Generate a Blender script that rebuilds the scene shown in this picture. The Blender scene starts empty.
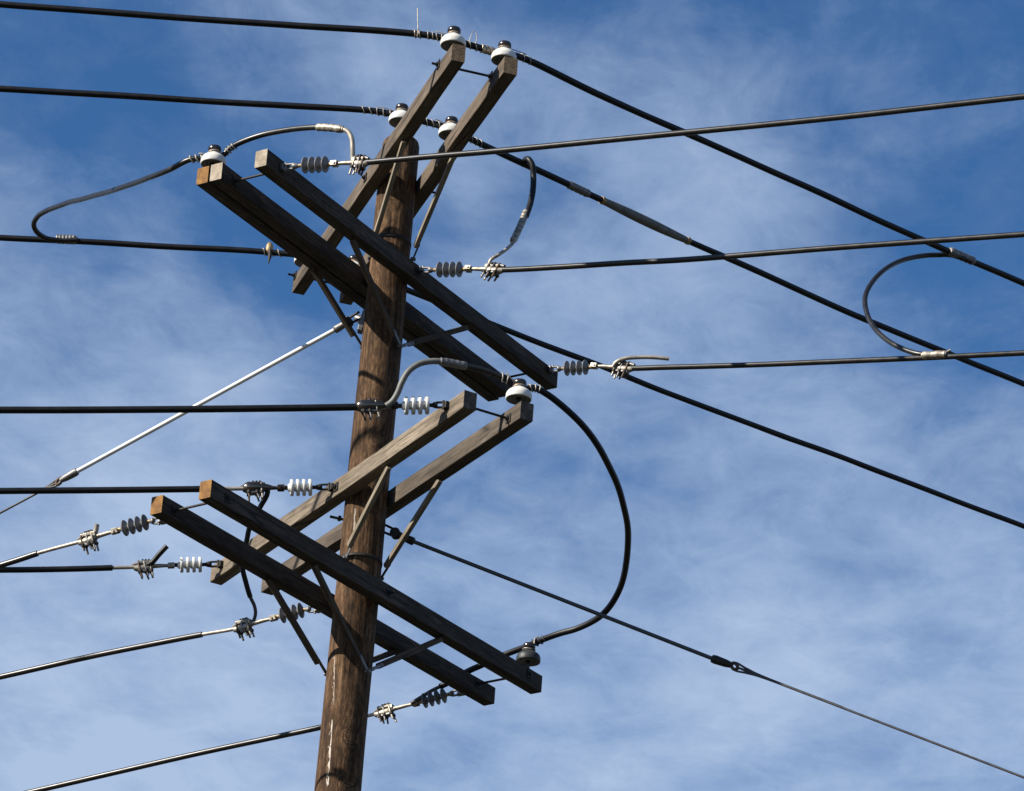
import bpy, bmesh, math, random
from mathutils import Vector, Matrix, noise
random.seed(7)
V = Vector
C = bpy.context.scene.collection
S = bpy.context.scene
rad = math.radians

# ------------------------------------------------------------------ camera
W, H = 1024, 791
FPX, PITCH, ROLL = 4171.23, 0.438964, 0.0705125
EYE = V((0, 0, 1.6))
_up = V((0, -math.sin(PITCH), math.cos(PITCH)))
FWD = V((0, math.cos(PITCH), math.sin(PITCH)))
RGT = V((1, 0, 0)) * math.cos(ROLL) + _up * math.sin(ROLL)
UPV = V((1, 0, 0)) * -math.sin(ROLL) + _up * math.cos(ROLL)
cam = bpy.data.cameras.new('camera')
cam.sensor_fit = 'HORIZONTAL'; cam.sensor_width = 36.0
cam.lens = FPX * 36.0 / W
cam.clip_start = 0.1; cam.clip_end = 6000
camo = bpy.data.objects.new('camera', cam); C.objects.link(camo)
camo.matrix_world = Matrix(((RGT.x, UPV.x, -FWD.x, EYE.x), (RGT.y, UPV.y, -FWD.y, EYE.y),
                            (RGT.z, UPV.z, -FWD.z, EYE.z), (0, 0, 0, 1)))
S.camera = camo

def ray(px, py):
    return FWD + RGT * ((px - W / 2) / FPX) - UPV * ((py - H / 2) / FPX)
def depth_of(p): return (p - EYE).dot(FWD)
def pix(p):
    q = p - EYE; d = q.dot(FWD)
    return W / 2 + FPX * q.dot(RGT) / d, H / 2 - FPX * q.dot(UPV) / d
def at_depth(px, py, d): return EYE + ray(px, py) * d
def at_vplane(px, py, p0, az):
    n = V((-math.sin(az), math.cos(az), 0)); r = ray(px, py)
    return EYE + r * ((p0 - EYE).dot(n) / r.dot(n))

# ------------------------------------------------------------------ surveyed frame of the pole
POLE = V((-1.070057, 26.159484, 0)); LEANX = 0.011049
def axis(z): return V((POLE.x + LEANX * (z - 1.6), POLE.y, z))
ZL = {'A': 13.866953 + 1.6, 'B': 13.117509 + 1.6, 'C': 11.448669 + 1.6, 'D': 10.677866 + 1.6}
AZ = {'A': 1.870082, 'B': 0.988952, 'C': 2.063346, 'D': 0.935429}
AW, AH = 0.0944, 0.1249
ARM = {'A1': (-.1869, -.0484, 3.8285), 'A2': (.1864, -.0401, 3.8194), 'B1': (.1917, .0311, 3.7536),
       'B2': (-.1915, .0298, 3.6962), 'B3': (-.3061, .0444, 3.7199), 'C1': (-.1880, .0820, 3.7222),
       'C2': (.1894, .0078, 3.7394), 'D1': (.2209, -.0432, 3.7640), 'D2': (-.2205, .0055, 3.7621)}
def edir(l): return V((math.cos(AZ[l]), math.sin(AZ[l]), 0))
def ndir(l):
    e = edir(l); q = V((-e.y, e.x, 0))
    return q if q.x > 0 else -q
def armpt(n, v, du=0., dz=0.):
    """point on arm n: v metres along it from the pole, du across, dz up from its centre line"""
    l = n[0]
    return axis(ZL[l]) + edir(l) * v + ndir(l) * (ARM[n][0] + du) + V((0, 0, dz))
def layer_pt(l, v, u, dz=0.): return axis(ZL[l]) + edir(l) * v + ndir(l) * u + V((0, 0, dz))
def on_layer(l, px, py, u):
    """pixel ray cut with the upright plane parallel to the arms of layer l, u metres off the pole axis -> (v, dz)"""
    p = at_vplane(px, py, layer_pt(l, 0, u), AZ[l])
    return (p - layer_pt(l, 0, u)).dot(edir(l)), p.z - ZL[l]
def pole_front(px, py): return at_vplane(px, py, V((0, POLE.y - .15, 0)), 0)
def pole_r(z): return 0.1346 + 0.0046 * (ZL['A'] - z)

# ------------------------------------------------------------------ materials
def mat(name):
    m = bpy.data.materials.new(name); m.use_nodes = True
    nt = m.node_tree; b = nt.nodes['Principled BSDF']
    return m, nt, b
def N(nt, t, **k):
    n = nt.nodes.new(t)
    for a, v in k.items():
        if a in n.bl_rna.properties: setattr(n, a, v)
        else: n.inputs[a].default_value = v
    return n
def L(nt, a, b): nt.links.new(a, b)
def ramp(nt, stops, src=None):
    r = nt.nodes.new('ShaderNodeValToRGB'); e = r.color_ramp.elements
    while len(e) < len(stops): e.new(0.5)
    for i, (p, c) in enumerate(stops):
        e[i].position = p; e[i].color = (*c, 1) if len(c) == 3 else c
    if src: L(nt, src, r.inputs[0])
    return r
def mixc(nt, fac, a, b, mode='MIX'):
    m = nt.nodes.new('ShaderNodeMix'); m.data_type = 'RGBA'; m.blend_type = mode
    for i, x in ((0, fac), (6, a), (7, b)):
        if hasattr(x, 'is_linked'): L(nt, x, m.inputs[i])
        else: m.inputs[i].default_value = x if i == 0 else ((*x, 1) if len(x) == 3 else x)
    return m.outputs[2]
def math_(nt, op, a, b=None, c=None, clamp=False):
    n = nt.nodes.new('ShaderNodeMath'); n.operation = op; n.use_clamp = clamp
    for i, x in enumerate((a, b, c)):
        if x is None: continue
        if hasattr(x, 'is_linked'): L(nt, x, n.inputs[i])
        else: n.inputs[i].default_value = x
    return n.outputs[0]

def wood(name, dark, mid, pale, scale=1.0, seed=0.0, bump=0.5, crack=0.8, axis_x=True, knots=(), fleck=.40):
    m, nt, b = mat(name)
    tc = N(nt, 'ShaderNodeTexCoord'); oi = N(nt, 'ShaderNodeObjectInfo')
    off = N(nt, 'ShaderNodeCombineXYZ')
    L(nt, math_(nt, 'MULTIPLY', oi.outputs['Random'], 37.0), off.inputs[0])
    L(nt, math_(nt, 'MULTIPLY', oi.outputs['Random'], 11.0), off.inputs[1])
    off.inputs[2].default_value = seed
    pos = tc.outputs['Object']
    bend = None
    kpos = pos
    if knots:
        kn_ = N(nt, 'ShaderNodeTexNoise', Scale=9.0, Detail=3.0); L(nt, pos, kn_.inputs['Vector'])
        ks = N(nt, 'ShaderNodeVectorMath', operation='MULTIPLY_ADD'); L(nt, kn_.outputs['Color'], ks.inputs[0]); ks.inputs[1].default_value = (.09, .09, .09)
        kc = N(nt, 'ShaderNodeVectorMath', operation='SUBTRACT'); L(nt, pos, kc.inputs[0]); kc.inputs[1].default_value = (.045, .045, .045)
        L(nt, kc.outputs[0], ks.inputs[2]); kpos = ks.outputs[0]
    for kp, kr in knots:                      # the grain swerves round a knot
        dn = N(nt, 'ShaderNodeVectorMath', operation='DISTANCE'); L(nt, kpos, dn.inputs[0]); dn.inputs[1].default_value = kp
        g = math_(nt, 'DIVIDE', kr * kr, math_(nt, 'ADD', math_(nt, 'POWER', dn.outputs['Value'], 2.0), kr * kr * 0.25))
        bend = g if bend is None else math_(nt, 'ADD', bend, g)
    add = N(nt, 'ShaderNodeVectorMath', operation='ADD'); L(nt, pos, add.inputs[0]); L(nt, off.outputs[0], add.inputs[1])
    st = (0.9, 16, 16) if axis_x else (16, 16, 0.9)
    def stretched(k, extra=None):
        mp = N(nt, 'ShaderNodeMapping'); mp.inputs['Scale'].default_value = tuple(s * k * scale for s in st)
        src = add.outputs[0]
        if bend is not None:
            sh = N(nt, 'ShaderNodeCombineXYZ'); f = math_(nt, 'MULTIPLY', bend, 0.05)
            L(nt, f, sh.inputs[0]); L(nt, f, sh.inputs[1])
            a2 = N(nt, 'ShaderNodeVectorMath', operation='ADD'); L(nt, src, a2.inputs[0]); L(nt, sh.outputs[0], a2.inputs[1]); src = a2.outputs[0]
        L(nt, src, mp.inputs[0]); return mp.outputs[0]
    n1 = N(nt, 'ShaderNodeTexNoise', Scale=1.0, Detail=8.0, Roughness=0.65); L(nt, stretched(1.0), n1.inputs['Vector'])
    n2 = N(nt, 'ShaderNodeTexNoise', Scale=1.0, Detail=4.0, Roughness=0.6, Distortion=0.4); L(nt, stretched(4.0), n2.inputs['Vector'])
    big = N(nt, 'ShaderNodeTexNoise', Scale=2.3, Detail=4.0, Roughness=0.55); L(nt, add.outputs[0], big.inputs['Vector'])
    grain = math_(nt, 'ADD', math_(nt, 'MULTIPLY', n1.outputs[0], 0.62), math_(nt, 'MULTIPLY', n2.outputs[0], 0.38))
    if bend is not None:
        rings = math_(nt, 'SINE', math_(nt, 'MULTIPLY', bend, 14.0))
        wgt = math_(nt, 'MULTIPLY', math_(nt, 'SUBTRACT', bend, 0.25, clamp=True), 0.17, clamp=True)
        grain = math_(nt, 'ADD', grain, math_(nt, 'MULTIPLY', rings, wgt))
    n3 = N(nt, 'ShaderNodeTexNoise', Scale=1.0, Detail=5.0, Roughness=0.7)      # short flecks and torn fibres
    fl = N(nt, 'ShaderNodeMapping'); fl.inputs['Scale'].default_value = (9, 48, 48) if axis_x else (44, 44, 15); L(nt, add.outputs[0], fl.inputs[0]); L(nt, fl.outputs[0], n3.inputs['Vector'])
    grain = math_(nt, 'ADD', grain, math_(nt, 'MULTIPLY', math_(nt, 'SUBTRACT', n3.outputs[0], .5), fleck))
    r = ramp(nt, [(0.27, dark), (0.50, mid), (0.74, pale)], grain)
    tint = ramp(nt, [(0.3, (0.62, 0.60, 0.58)), (0.7, (1.15, 1.12, 1.08))], big.outputs[0])
    col = mixc(nt, 1.0, r.outputs[0], tint.outputs[0], 'MULTIPLY')
    vo = N(nt, 'ShaderNodeTexVoronoi', feature='DISTANCE_TO_EDGE', Scale=1.0)
    mp = stretched(0.55); L(nt, mp, vo.inputs['Vector'])
    ck = ramp(nt, [(0.0, (1, 1, 1)), (0.045, (0, 0, 0))], vo.outputs['Distance'])
    gate = ramp(nt, [(0.48, (0, 0, 0)), (0.6, (1, 1, 1))], big.outputs[0])
    ckf = math_(nt, 'MULTIPLY', math_(nt, 'MULTIPLY', ck.outputs[0], gate.outputs[0]), crack)
    col = mixc(nt, ckf, col, tuple(c * 0.25 for c in dark))
    h = math_(nt, 'SUBTRACT', grain, math_(nt, 'MULTIPLY', ckf, 0.8))
    bp = N(nt, 'ShaderNodeBump', Strength=bump, Distance=0.006); L(nt, h, bp.inputs['Height']); L(nt, bp.outputs[0], b.inputs['Normal'])
    b.inputs['Roughness'].default_value = 0.85; b.inputs['Specular IOR Level'].default_value = 0.2
    return m, nt, b, col, pos, big

def wood_simple(*a, **k):
    m, nt, b, col, pos, big = wood(*a, **k); L(nt, col, b.inputs['Base Color']); return m

M = {}
M['arm_grey'] = wood_simple('weathered_pale_timber', (0.057, 0.0456, 0.03344), (0.1634, 0.1353, 0.1026), (0.3192, 0.2698, 0.2128), seed=3, bump=.6)
M['arm_tan'] = wood_simple('weathered_tan_timber', (0.038, 0.03116, 0.02508), (0.0874, 0.0722, 0.05776), (0.152, 0.1292, 0.1064), seed=6, bump=.6)
M['arm_mid'] = wood_simple('weathered_brown_timber', (0.0418, 0.03192, 0.02432), (0.1102, 0.0874, 0.06688), (0.19, 0.1558, 0.1216), seed=5)
M['arm_dark'] = wood_simple('creosoted_timber', (0.0189, 0.0162, 0.0135), (0.0513, 0.0432, 0.03645), (0.1148, 0.09585, 0.0783), seed=8, fleck=.65, bump=.8)
M['brace_wood'] = wood_simple('brace_timber', (0.0912, 0.076, 0.057), (0.2052, 0.1748, 0.133), (0.3192, 0.2812, 0.2204), scale=2.0, seed=1)
M['brace_dark'] = wood_simple('dark_brace_timber', (0.0285, 0.0228, 0.0171), (0.07125, 0.0551, 0.04085), (0.1425, 0.114, 0.0855), scale=2.0, seed=2)
def endgrain(name, a, b_, c):
    m, nt, b = mat(name)
    tc = N(nt, 'ShaderNodeTexCoord'); mp = N(nt, 'ShaderNodeMapping'); mp.inputs['Scale'].default_value = (1, 1, .55)
    mp.inputs['Location'].default_value = (0, .05, .06); L(nt, tc.outputs['Object'], mp.inputs[0])
    wv = N(nt, 'ShaderNodeTexWave', wave_type='RINGS', rings_direction='X', Scale=26.0, Distortion=3.0, Detail=3.0); L(nt, mp.outputs[0], wv.inputs['Vector'])
    nz = N(nt, 'ShaderNodeTexNoise', Scale=22.0, Detail=6.0, Roughness=.65); L(nt, tc.outputs['Object'], nz.inputs['Vector'])
    f = math_(nt, 'ADD', math_(nt, 'MULTIPLY', wv.outputs['Fac'], .13), math_(nt, 'MULTIPLY', nz.outputs[0], .95))
    r = ramp(nt, [(.28, a), (.52, b_), (.8, c)], f); L(nt, r.outputs[0], b.inputs['Base Color'])
    bp = N(nt, 'ShaderNodeBump', Strength=.4, Distance=.004); L(nt, f, bp.inputs['Height']); L(nt, bp.outputs[0], b.inputs['Normal'])
    b.inputs['Roughness'].default_value = .85; return m
M['end_rust'] = endgrain('orange_stained_end_grain', (0.035, 0.015, 0.004), (0.165, 0.073, 0.011), (0.28, 0.140, 0.028))
M['end_pale'] = endgrain('bleached_end_grain', (0.1064, 0.076, 0.0532), (0.2508, 0.2052, 0.152), (0.38, 0.3268, 0.2584))
M['end_dark'] = endgrain('dark_split_end_grain', (0.0266, 0.02128, 0.0152), (0.057, 0.0456, 0.0342), (0.1824, 0.152, 0.1178))
M['end_brown'] = endgrain('brown_end_grain', (0.0532, 0.0342, 0.019), (0.1444, 0.095, 0.0532), (0.2432, 0.1672, 0.0988))

def plain(name, col, rough=.5, metal=0., spec=.5, var=.25, vscale=30., bump=0.):
    m, nt, b = mat(name)
    tc = N(nt, 'ShaderNodeTexCoord'); nz = N(nt, 'ShaderNodeTexNoise', Scale=vscale, Detail=5.0, Roughness=.6)
    L(nt, tc.outputs['Object'], nz.inputs['Vector'])
    lo = tuple(c * (1 - var) for c in col); hi = tuple(min(1, c * (1 + var)) for c in col)
    r = ramp(nt, [(.32, lo), (.68, hi)], nz.outputs[0]); L(nt, r.outputs[0], b.inputs['Base Color'])
    rr = math_(nt, 'ADD', math_(nt, 'MULTIPLY', nz.outputs[0], .25), rough - .12); L(nt, rr, b.inputs['Roughness'])
    b.inputs['Metallic'].default_value = metal; b.inputs['Specular IOR Level'].default_value = spec
    if bump:
        bp = N(nt, 'ShaderNodeBump', Strength=bump, Distance=.003); L(nt, nz.outputs[0], bp.inputs['Height']); L(nt, bp.outputs[0], b.inputs['Normal'])
    return m
M['black'] = plain('black_cable_jacket', (0.005, 0.005, 0.006), .46, 0, .28, .35, 14)
M['greycable'] = plain('faded_cable_jacket', (0.011, 0.0105, 0.0105), .36, 0, .45, .35, 14)
M['oldcable'] = plain('dusty_grey_cable_jacket', (0.12, 0.12, 0.11), .55, 0, .4, .3, 14)
M['alu'] = plain('weathered_aluminium', (0.2736, 0.2432, 0.1976), .48, .6, .5, .6, 40, .4)
M['tie'] = plain('pale_tie_wire', (0.2736, 0.2508, 0.2204), .5, .4, .5, .3, 40)
M['bare'] = plain('bare_conductor', (0.3192, 0.2812, 0.2356), .5, .4, .5, .35, 22, .1)
M['galv'] = plain('galvanised_steel', (0.152, 0.1482, 0.1444), .5, .6, .5, .35, 30, .3)
M['steel'] = plain('dark_rusty_steel', (0.0228, 0.019, 0.01672), .6, .4, .4, .4, 30, .4)
M['brass'] = plain('tan_fitting', (0.2736, 0.19, 0.0912), .5, .3, .5, .3, 25, .3)
M['porcelain'] = plain('white_porcelain', (0.6216, 0.6048, 0.5544), .25, 0, .5, .14, 14)
M['porcelain_shade'] = plain('shaded_porcelain', (0.026, 0.029, 0.030), .5, 0, .35, .25, 12)  # porcelain colour darkened to stand in for shade on one insulator
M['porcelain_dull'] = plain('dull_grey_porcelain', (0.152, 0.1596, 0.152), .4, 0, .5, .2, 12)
M['under'] = plain('grey_underside', (0.1444, 0.152, 0.1444), .6, 0, .3, .25, 16)  # underside of the skirt, rougher and darker grey than its outside
M['capdark'] = plain('dark_brown_glaze', (0.0152, 0.01064, 0.00912), .2, 0, .6, .3, 16)
M['neck'] = plain('tan_neck', (0.3192, 0.1976, 0.114), .5, 0, .4, .25, 30)
M['shed_grey'] = plain('grey_polymer_shed', (0.15, 0.15, 0.155), .5, 0, .4, .2, 12)
M['shed_white'] = plain('white_polymer_shed', (0.6048, 0.5964, 0.5628), .45, 0, .4, .16, 14)
M['rod_white'] = plain('white_fibreglass_rod', (0.6216, 0.6216, 0.6132), .4, 0, .5, .1, 8)
M['rod_dark'] = plain('grey_fibreglass_rod', (0.0266, 0.03192, 0.038), .4, 0, .5, .2, 8)
M['rust'] = plain('rusty_forging', (0.076, 0.0494, 0.03192), .65, .3, .4, .45, 40, .3)
M['strand'] = plain('steel_strand', (0.057, 0.057, 0.0608), .55, .4, .5, .3, 20, .1)
M['chrome'] = plain('polished_clamp_shell', (0.1216, 0.1064, 0.0912), .22, .9, .5, .2, 10)

# pole timber: creosoted, with knots, checks and a streak of bird lime of its own shape
def pole_material():
    kn = []
    for (px, py, kr) in ((377, 437, .045), (350, 738, .05), (350, 790, .05), (390, 200, .03)):
        p = pole_front(px, py)
        kn.append((tuple(p - POLE), kr))
    m, nt, b, col, pos, big = wood('pole_timber', (.009, .0045, .0022), (.074, .041, .0195), (.235, .140, .076), scale=1.0, seed=4, bump=1.0, crack=.95, fleck=.68, axis_x=False, knots=kn)
    def streak(px0, px1, y0, y1, wdt, thr):
        p0 = pole_front(px0, y0); p1 = pole_front(px1, y1)
        sp = N(nt, 'ShaderNodeSeparateXYZ'); L(nt, pos, sp.inputs[0])
        x, y, z = sp.outputs
        z0, z1 = p1.z, p0.z
        t = math_(nt, 'DIVIDE', math_(nt, 'SUBTRACT', z, z0), z1 - z0)
        xc = math_(nt, 'ADD', math_(nt, 'MULTIPLY', t, p0.x - p1.x), p1.x - POLE.x)
        nzv = N(nt, 'ShaderNodeMapping'); nzv.inputs['Scale'].default_value = (95, 95, 20); L(nt, pos, nzv.inputs[0])
        nz = N(nt, 'ShaderNodeTexNoise', Scale=1.0, Detail=5.0, Roughness=.65); L(nt, nzv.outputs[0], nz.inputs['Vector'])
        d = math_(nt, 'ABSOLUTE', math_(nt, 'ADD', math_(nt, 'SUBTRACT', x, xc), math_(nt, 'MULTIPLY', math_(nt, 'SUBTRACT', nz.outputs[0], .5), .05)))
        a = math_(nt, 'SUBTRACT', 1.0, math_(nt, 'DIVIDE', d, wdt), clamp=True)
        zin = math_(nt, 'MULTIPLY', math_(nt, 'MULTIPLY', t, 6.0, clamp=True), math_(nt, 'MULTIPLY', math_(nt, 'SUBTRACT', 1.0, t, clamp=True), 6.0, clamp=True))
        g = math_(nt, 'GREATER_THAN', math_(nt, 'MULTIPLY', math_(nt, 'MULTIPLY', a, zin), math_(nt, 'ADD', nz.outputs[0], .3)), thr)
        fr = math_(nt, 'LESS_THAN', y, 0.0)
        return math_(nt, 'MULTIPLY', g, fr)
    f1 = streak(333, 327, 704, 800, .050, .735)
    f2 = streak(335, 333.5, 640, 716, .034, .74)
    f3 = streak(355.5, 354, 502, 540, .014, .56)
    f = math_(nt, 'MAXIMUM', f1, math_(nt, 'MULTIPLY', math_(nt, 'MAXIMUM', f2, f3), .5))
    col = mixc(nt, math_(nt, 'MULTIPLY', f, .85), col, (.60, .54, .46)); L(nt, col, b.inputs['Base Color'])
    return m
M['pole'] = pole_material()

# ------------------------------------------------------------------ object helpers
WM = {}
def tag(o, label=None, cat=None, group=None, kind=None):
    if label: o['label'] = label
    if cat: o['category'] = cat
    if group: o['group'] = group
    if kind: o['kind'] = kind
    return o
def place(o, parent, mw):
    WM[o.name] = mw
    if parent is not None:
        o.parent = parent; o.matrix_basis = WM[parent.name].inverted() @ mw
    else: o.matrix_basis = mw
def empty(name, loc, label, cat, group=None):
    o = bpy.data.objects.new(name, None); o.empty_display_size = .1; C.objects.link(o)
    place(o, None, Matrix.Translation(loc)); return tag(o, label, cat, group)
def frame(origin, x, up=V((0, 0, 1))):
    x = x.normalized(); y = up.cross(x)
    if y.length < 1e-4: y = V((0, 1, 0)).cross(x)
    y.normalize(); z = x.cross(y)
    return Matrix(((x.x, y.x, z.x, origin.x), (x.y, y.y, z.y, origin.y), (x.z, y.z, z.z, origin.z), (0, 0, 0, 1)))
class G:
    """collects geometry; local coordinates when built with a frame, else world coordinates"""
    def __init__(s): s.v = []; s.f = []; s.m = []; s.sm = []
    def add(s, vs, fs, mi=0, smooth=True):
        o = len(s.v); s.v += [V(x) for x in vs]
        for f in fs: s.f.append([i + o for i in f]); s.m.append(mi); s.sm.append(smooth)
    def box(s, c, size, mi=0, rot=None, ch=.12):
        bm = bmesh.new(); bmesh.ops.create_cube(bm, size=1)
        bmesh.ops.scale(bm, vec=size, verts=bm.verts)
        bmesh.ops.bevel(bm, geom=bm.edges[:], offset=min(size) * ch, segments=2, affect='EDGES', profile=.5)
        bm.verts.index_update()
        c = V(c)
        vs = [(rot @ v.co if rot else v.co) + c for v in bm.verts]
        s.add(vs, [[v.index for v in f.verts] for f in bm.faces], mi, False); bm.free()
    def tube(s, pts, r, seg=12, mi=0, cap=True, rough=0.):
        pts = [V(p) for p in pts]
        rs = r if isinstance(r, (list, tuple)) else [r] * len(pts)
        t0 = (pts[1] - pts[0]).normalized()
        u = t0.orthogonal().normalized(); vs = []; n = len(pts)
        for i, p in enumerate(pts):
            a = pts[max(0, i - 1)]; b = pts[min(n - 1, i + 1)]
            t = (b - a)
            t = t.normalized() if t.length > 1e-9 else t0
            u = (u - t * u.dot(t)); u = u.normalized() if u.length > 1e-6 else t.orthogonal().normalized()
            w = t.cross(u)
            for k in range(seg):
                q = 2 * math.pi * k / seg; rr = rs[i] * (1 + (random.uniform(-rough, rough) if rough else 0))
                vs.append(p + (u * math.cos(q) + w * math.sin(q)) * rr)
        fs = [[i * seg + k, i * seg + (k + 1) % seg, (i + 1) * seg + (k + 1) % seg, (i + 1) * seg + k] for i in range(n - 1) for k in range(seg)]
        s.add(vs, fs, mi)
        if cap:
            s.add(vs[:seg], [list(range(seg))[::-1]], mi, False); s.add(vs[-seg:], [list(range(seg))], mi, False)
    def lathe(s, prof, ax0, axd, seg=28, mi=0):
        """profile of (radius, height, material) turned about an axis"""
        axd = axd.normalized(); u = axd.orthogonal().normalized(); w = axd.cross(u); vs = []
        for p in prof:
            for k in range(seg):
                q = 2 * math.pi * k / seg
                vs.append(ax0 + axd * p[1] + (u * math.cos(q) + w * math.sin(q)) * max(p[0], 1e-5))
        o = len(s.v); s.v += vs
        for i in range(len(prof) - 1):
            for k in range(seg):
                s.f.append([o + i * seg + k, o + i * seg + (k + 1) % seg, o + (i + 1) * seg + (k + 1) % seg, o + (i + 1) * seg + k])
                s.m.append(prof[i + 1][2] if len(prof[i + 1]) > 2 else mi); s.sm.append(True)
    def build(s, name, mats, parent=None, mw=None):
        if not isinstance(mats, (list, tuple)): mats = [mats]
        if mw is None:      # world coordinates given: origin to the middle
            c = V((0, 0, 0))
            for v in s.v: c += v
            c /= len(s.v); vs = [v - c for v in s.v]; mw = Matrix.Translation(c)
        else: vs = s.v
        me = bpy.data.meshes.new(name); me.from_pydata([tuple(v) for v in vs], [], s.f)
        for m in mats: me.materials.append(m)
        me.polygons.foreach_set('material_index', s.m); me.polygons.foreach_set('use_smooth', s.sm)
        bm = bmesh.new(); bm.from_mesh(me); bmesh.ops.recalc_face_normals(bm, faces=bm.faces); bm.to_mesh(me); bm.free()
        me.update()
        o = bpy.data.objects.new(name, me); C.objects.link(o); place(o, parent, mw); return o

def spline(pts, n=14):
    """centripetal Catmull-Rom through the points"""
    P = [V(p) for p in pts]
    if len(P) < 3: return [P[0].lerp(P[-1], i / n) for i in range(n + 1)]
    Q = [P[0] * 2 - P[1]] + P + [P[-1] * 2 - P[-2]]; out = []
    for i in range(1, len(Q) - 2):
        p0, p1, p2, p3 = Q[i - 1:i + 3]
        d = lambda a, b: max((b - a).length, 1e-6) ** .5
        t0 = 0; t1 = t0 + d(p0, p1); t2 = t1 + d(p1, p2); t3 = t2 + d(p2, p3)
        for k in range(n):
            t = t1 + (t2 - t1) * k / n
            a1 = p0 * ((t1 - t) / (t1 - t0)) + p1 * ((t - t0) / (t1 - t0)); a2 = p1 * ((t2 - t) / (t2 - t1)) + p2 * ((t - t1) / (t2 - t1))
            a3 = p2 * ((t3 - t) / (t3 - t2)) + p3 * ((t - t2) / (t3 - t2))
            b1 = a1 * ((t2 - t) / (t2 - t0)) + a2 * ((t - t0) / (t2 - t0)); b2 = a2 * ((t3 - t) / (t3 - t1)) + a3 * ((t - t1) / (t3 - t1))
            out.append(b1 * ((t2 - t) / (t2 - t1)) + b2 * ((t - t1) / (t2 - t1)))
    out.append(P[-1]); return out
def resample(pts, step):
    out = [pts[0]]; acc = 0
    for a, b in zip(pts, pts[1:]):
        l = (b - a).length
        if l < 1e-9: continue
        d = step - acc
        while d <= l:
            out.append(a.lerp(b, d / l)); d += step
        acc = (acc + l) % step
    out.append(pts[-1]); return out
def near_i(path, px, py):
    best = min(range(len(path)), key=lambda i: (pix(path[i])[0] - px) ** 2 + (pix(path[i])[1] - py) ** 2); return best
def sub(path, pa, pb):
    i, j = sorted((near_i(path, *pa), near_i(path, *pb)))
    if j - i < 2: j = min(len(path) - 1, i + 2); i = j - 2
    return path[i:j + 1]
def helix(path, r, wire_r, turns):
    """a thin wire wound round a cable"""
    p = resample(path, .004); n = len(p); out = []
    u = (p[1] - p[0]).orthogonal().normalized()
    for i in range(n):
        t = (p[min(n - 1, i + 1)] - p[max(0, i - 1)]).normalized(); u = (u - t * u.dot(t)).normalized(); w = t.cross(u)
        q = 2 * math.pi * turns * i / max(1, n - 1)
        out.append(p[i] + (u * math.cos(q) + w * math.sin(q)) * (r + wire_r * .8))
    return out
def sleeve(path, r, name, m, parent, ridges=6):
    g = G(); p = resample(path, .004); n = len(p); rs = []
    for i in range(n):
        t = i / max(1, n - 1); k = r * (1 + .045 * math.sin(t * ridges * 2 * math.pi))
        if t < .04 or t > .96: k *= .8
        rs.append(k)
    g.tube(p, rs, 12); return g.build(name, m, parent)
def filled(nodes):
    """cable nodes (px, py, depth or None) -> points; missing depths follow the run of the cable"""
    d = [0]
    for a, b in zip(nodes, nodes[1:]): d.append(d[-1] + math.hypot(b[0] - a[0], b[1] - a[1]))
    known = [i for i, n in enumerate(nodes) if n[2] is not None]; out = []
    for i, n in enumerate(nodes):
        if n[2] is not None: z = n[2]
        else:
            lo = max([k for k in known if k < i], default=known[0]); hi = min([k for k in known if k > i], default=known[-1])
            f = 0 if lo == hi else (d[i] - d[lo]) / (d[hi] - d[lo]); f = f * f * (3 - 2 * f) if 0 < f < 1 else f
            z = nodes[lo][2] * (1 - f) + nodes[hi][2] * f
        out.append(at_depth(n[0], n[1], z))
    return out

# ------------------------------------------------------------------ ground
g = G(); nseg = 48; R_ = 3000
g.add([(R_ * math.cos(2 * math.pi * k / nseg), R_ * math.sin(2 * math.pi * k / nseg), 0) for k in range(nseg)], [list(range(nseg))], 0, False)
m, nt, b = mat('dry_ground')
tc = N(nt, 'ShaderNodeTexCoord'); nz = N(nt, 'ShaderNodeTexNoise', Scale=.15, Detail=8.0); L(nt, tc.outputs['Object'], nz.inputs['Vector'])
r = ramp(nt, [(.35, (.015, .018, .010)), (.65, (.04, .037, .026))], nz.outputs[0]); L(nt, r.outputs[0], b.inputs['Base Color']); b.inputs['Roughness'].default_value = .95
tag(g.build('ground', m, None, Matrix.Identity(4)), kind='structure')

# ------------------------------------------------------------------ the pole and everything bolted to it
pole = empty('utility_pole', V((axis(0).x, axis(0).y, 0)), 'tall dark brown timber utility pole carrying four tiers of double crossarms', 'utility pole')
top_z = at_vplane(404, 139.5, axis(15.6), 0).z
g = G(); zz = []; z = 0
while z < top_z - .06: zz.append(z); z += .12
pts = []; seg = 40
def ring(z, r, jit):
    c = axis(z); out = []
    for k in range(seg):
        q = 2 * math.pi * k / seg; d = V((math.cos(q), math.sin(q), 0))
        n_ = noise.noise(V((d.x * 2.2, d.y * 2.2, z * .8))) * .006 + noise.noise(V((d.x * 7, d.y * 7, z * 1.4 + 9))) * .003
        out.append(c + d * (r + n_ * jit) - POLE)
    return out
vs = []
for z in zz: vs += ring(z, pole_r(z), 1)
for dz, f in ((-.055, .985), (-.03, .93), (-.012, .80), (-.003, .55), (0, .25)): vs += ring(top_z + dz, pole_r(top_z) * f, .5)
nr = len(vs) // seg
fs = [[i * seg + k, i * seg + (k + 1) % seg, (i + 1) * seg + (k + 1) % seg, (i + 1) * seg + k] for i in range(nr - 1) for k in range(seg)]
fs.append([(nr - 1) * seg + k for k in range(seg)])
g.add(vs, fs)
g.build('pole_shaft', M['pole'], pole, Matrix.Translation(POLE))

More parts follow.
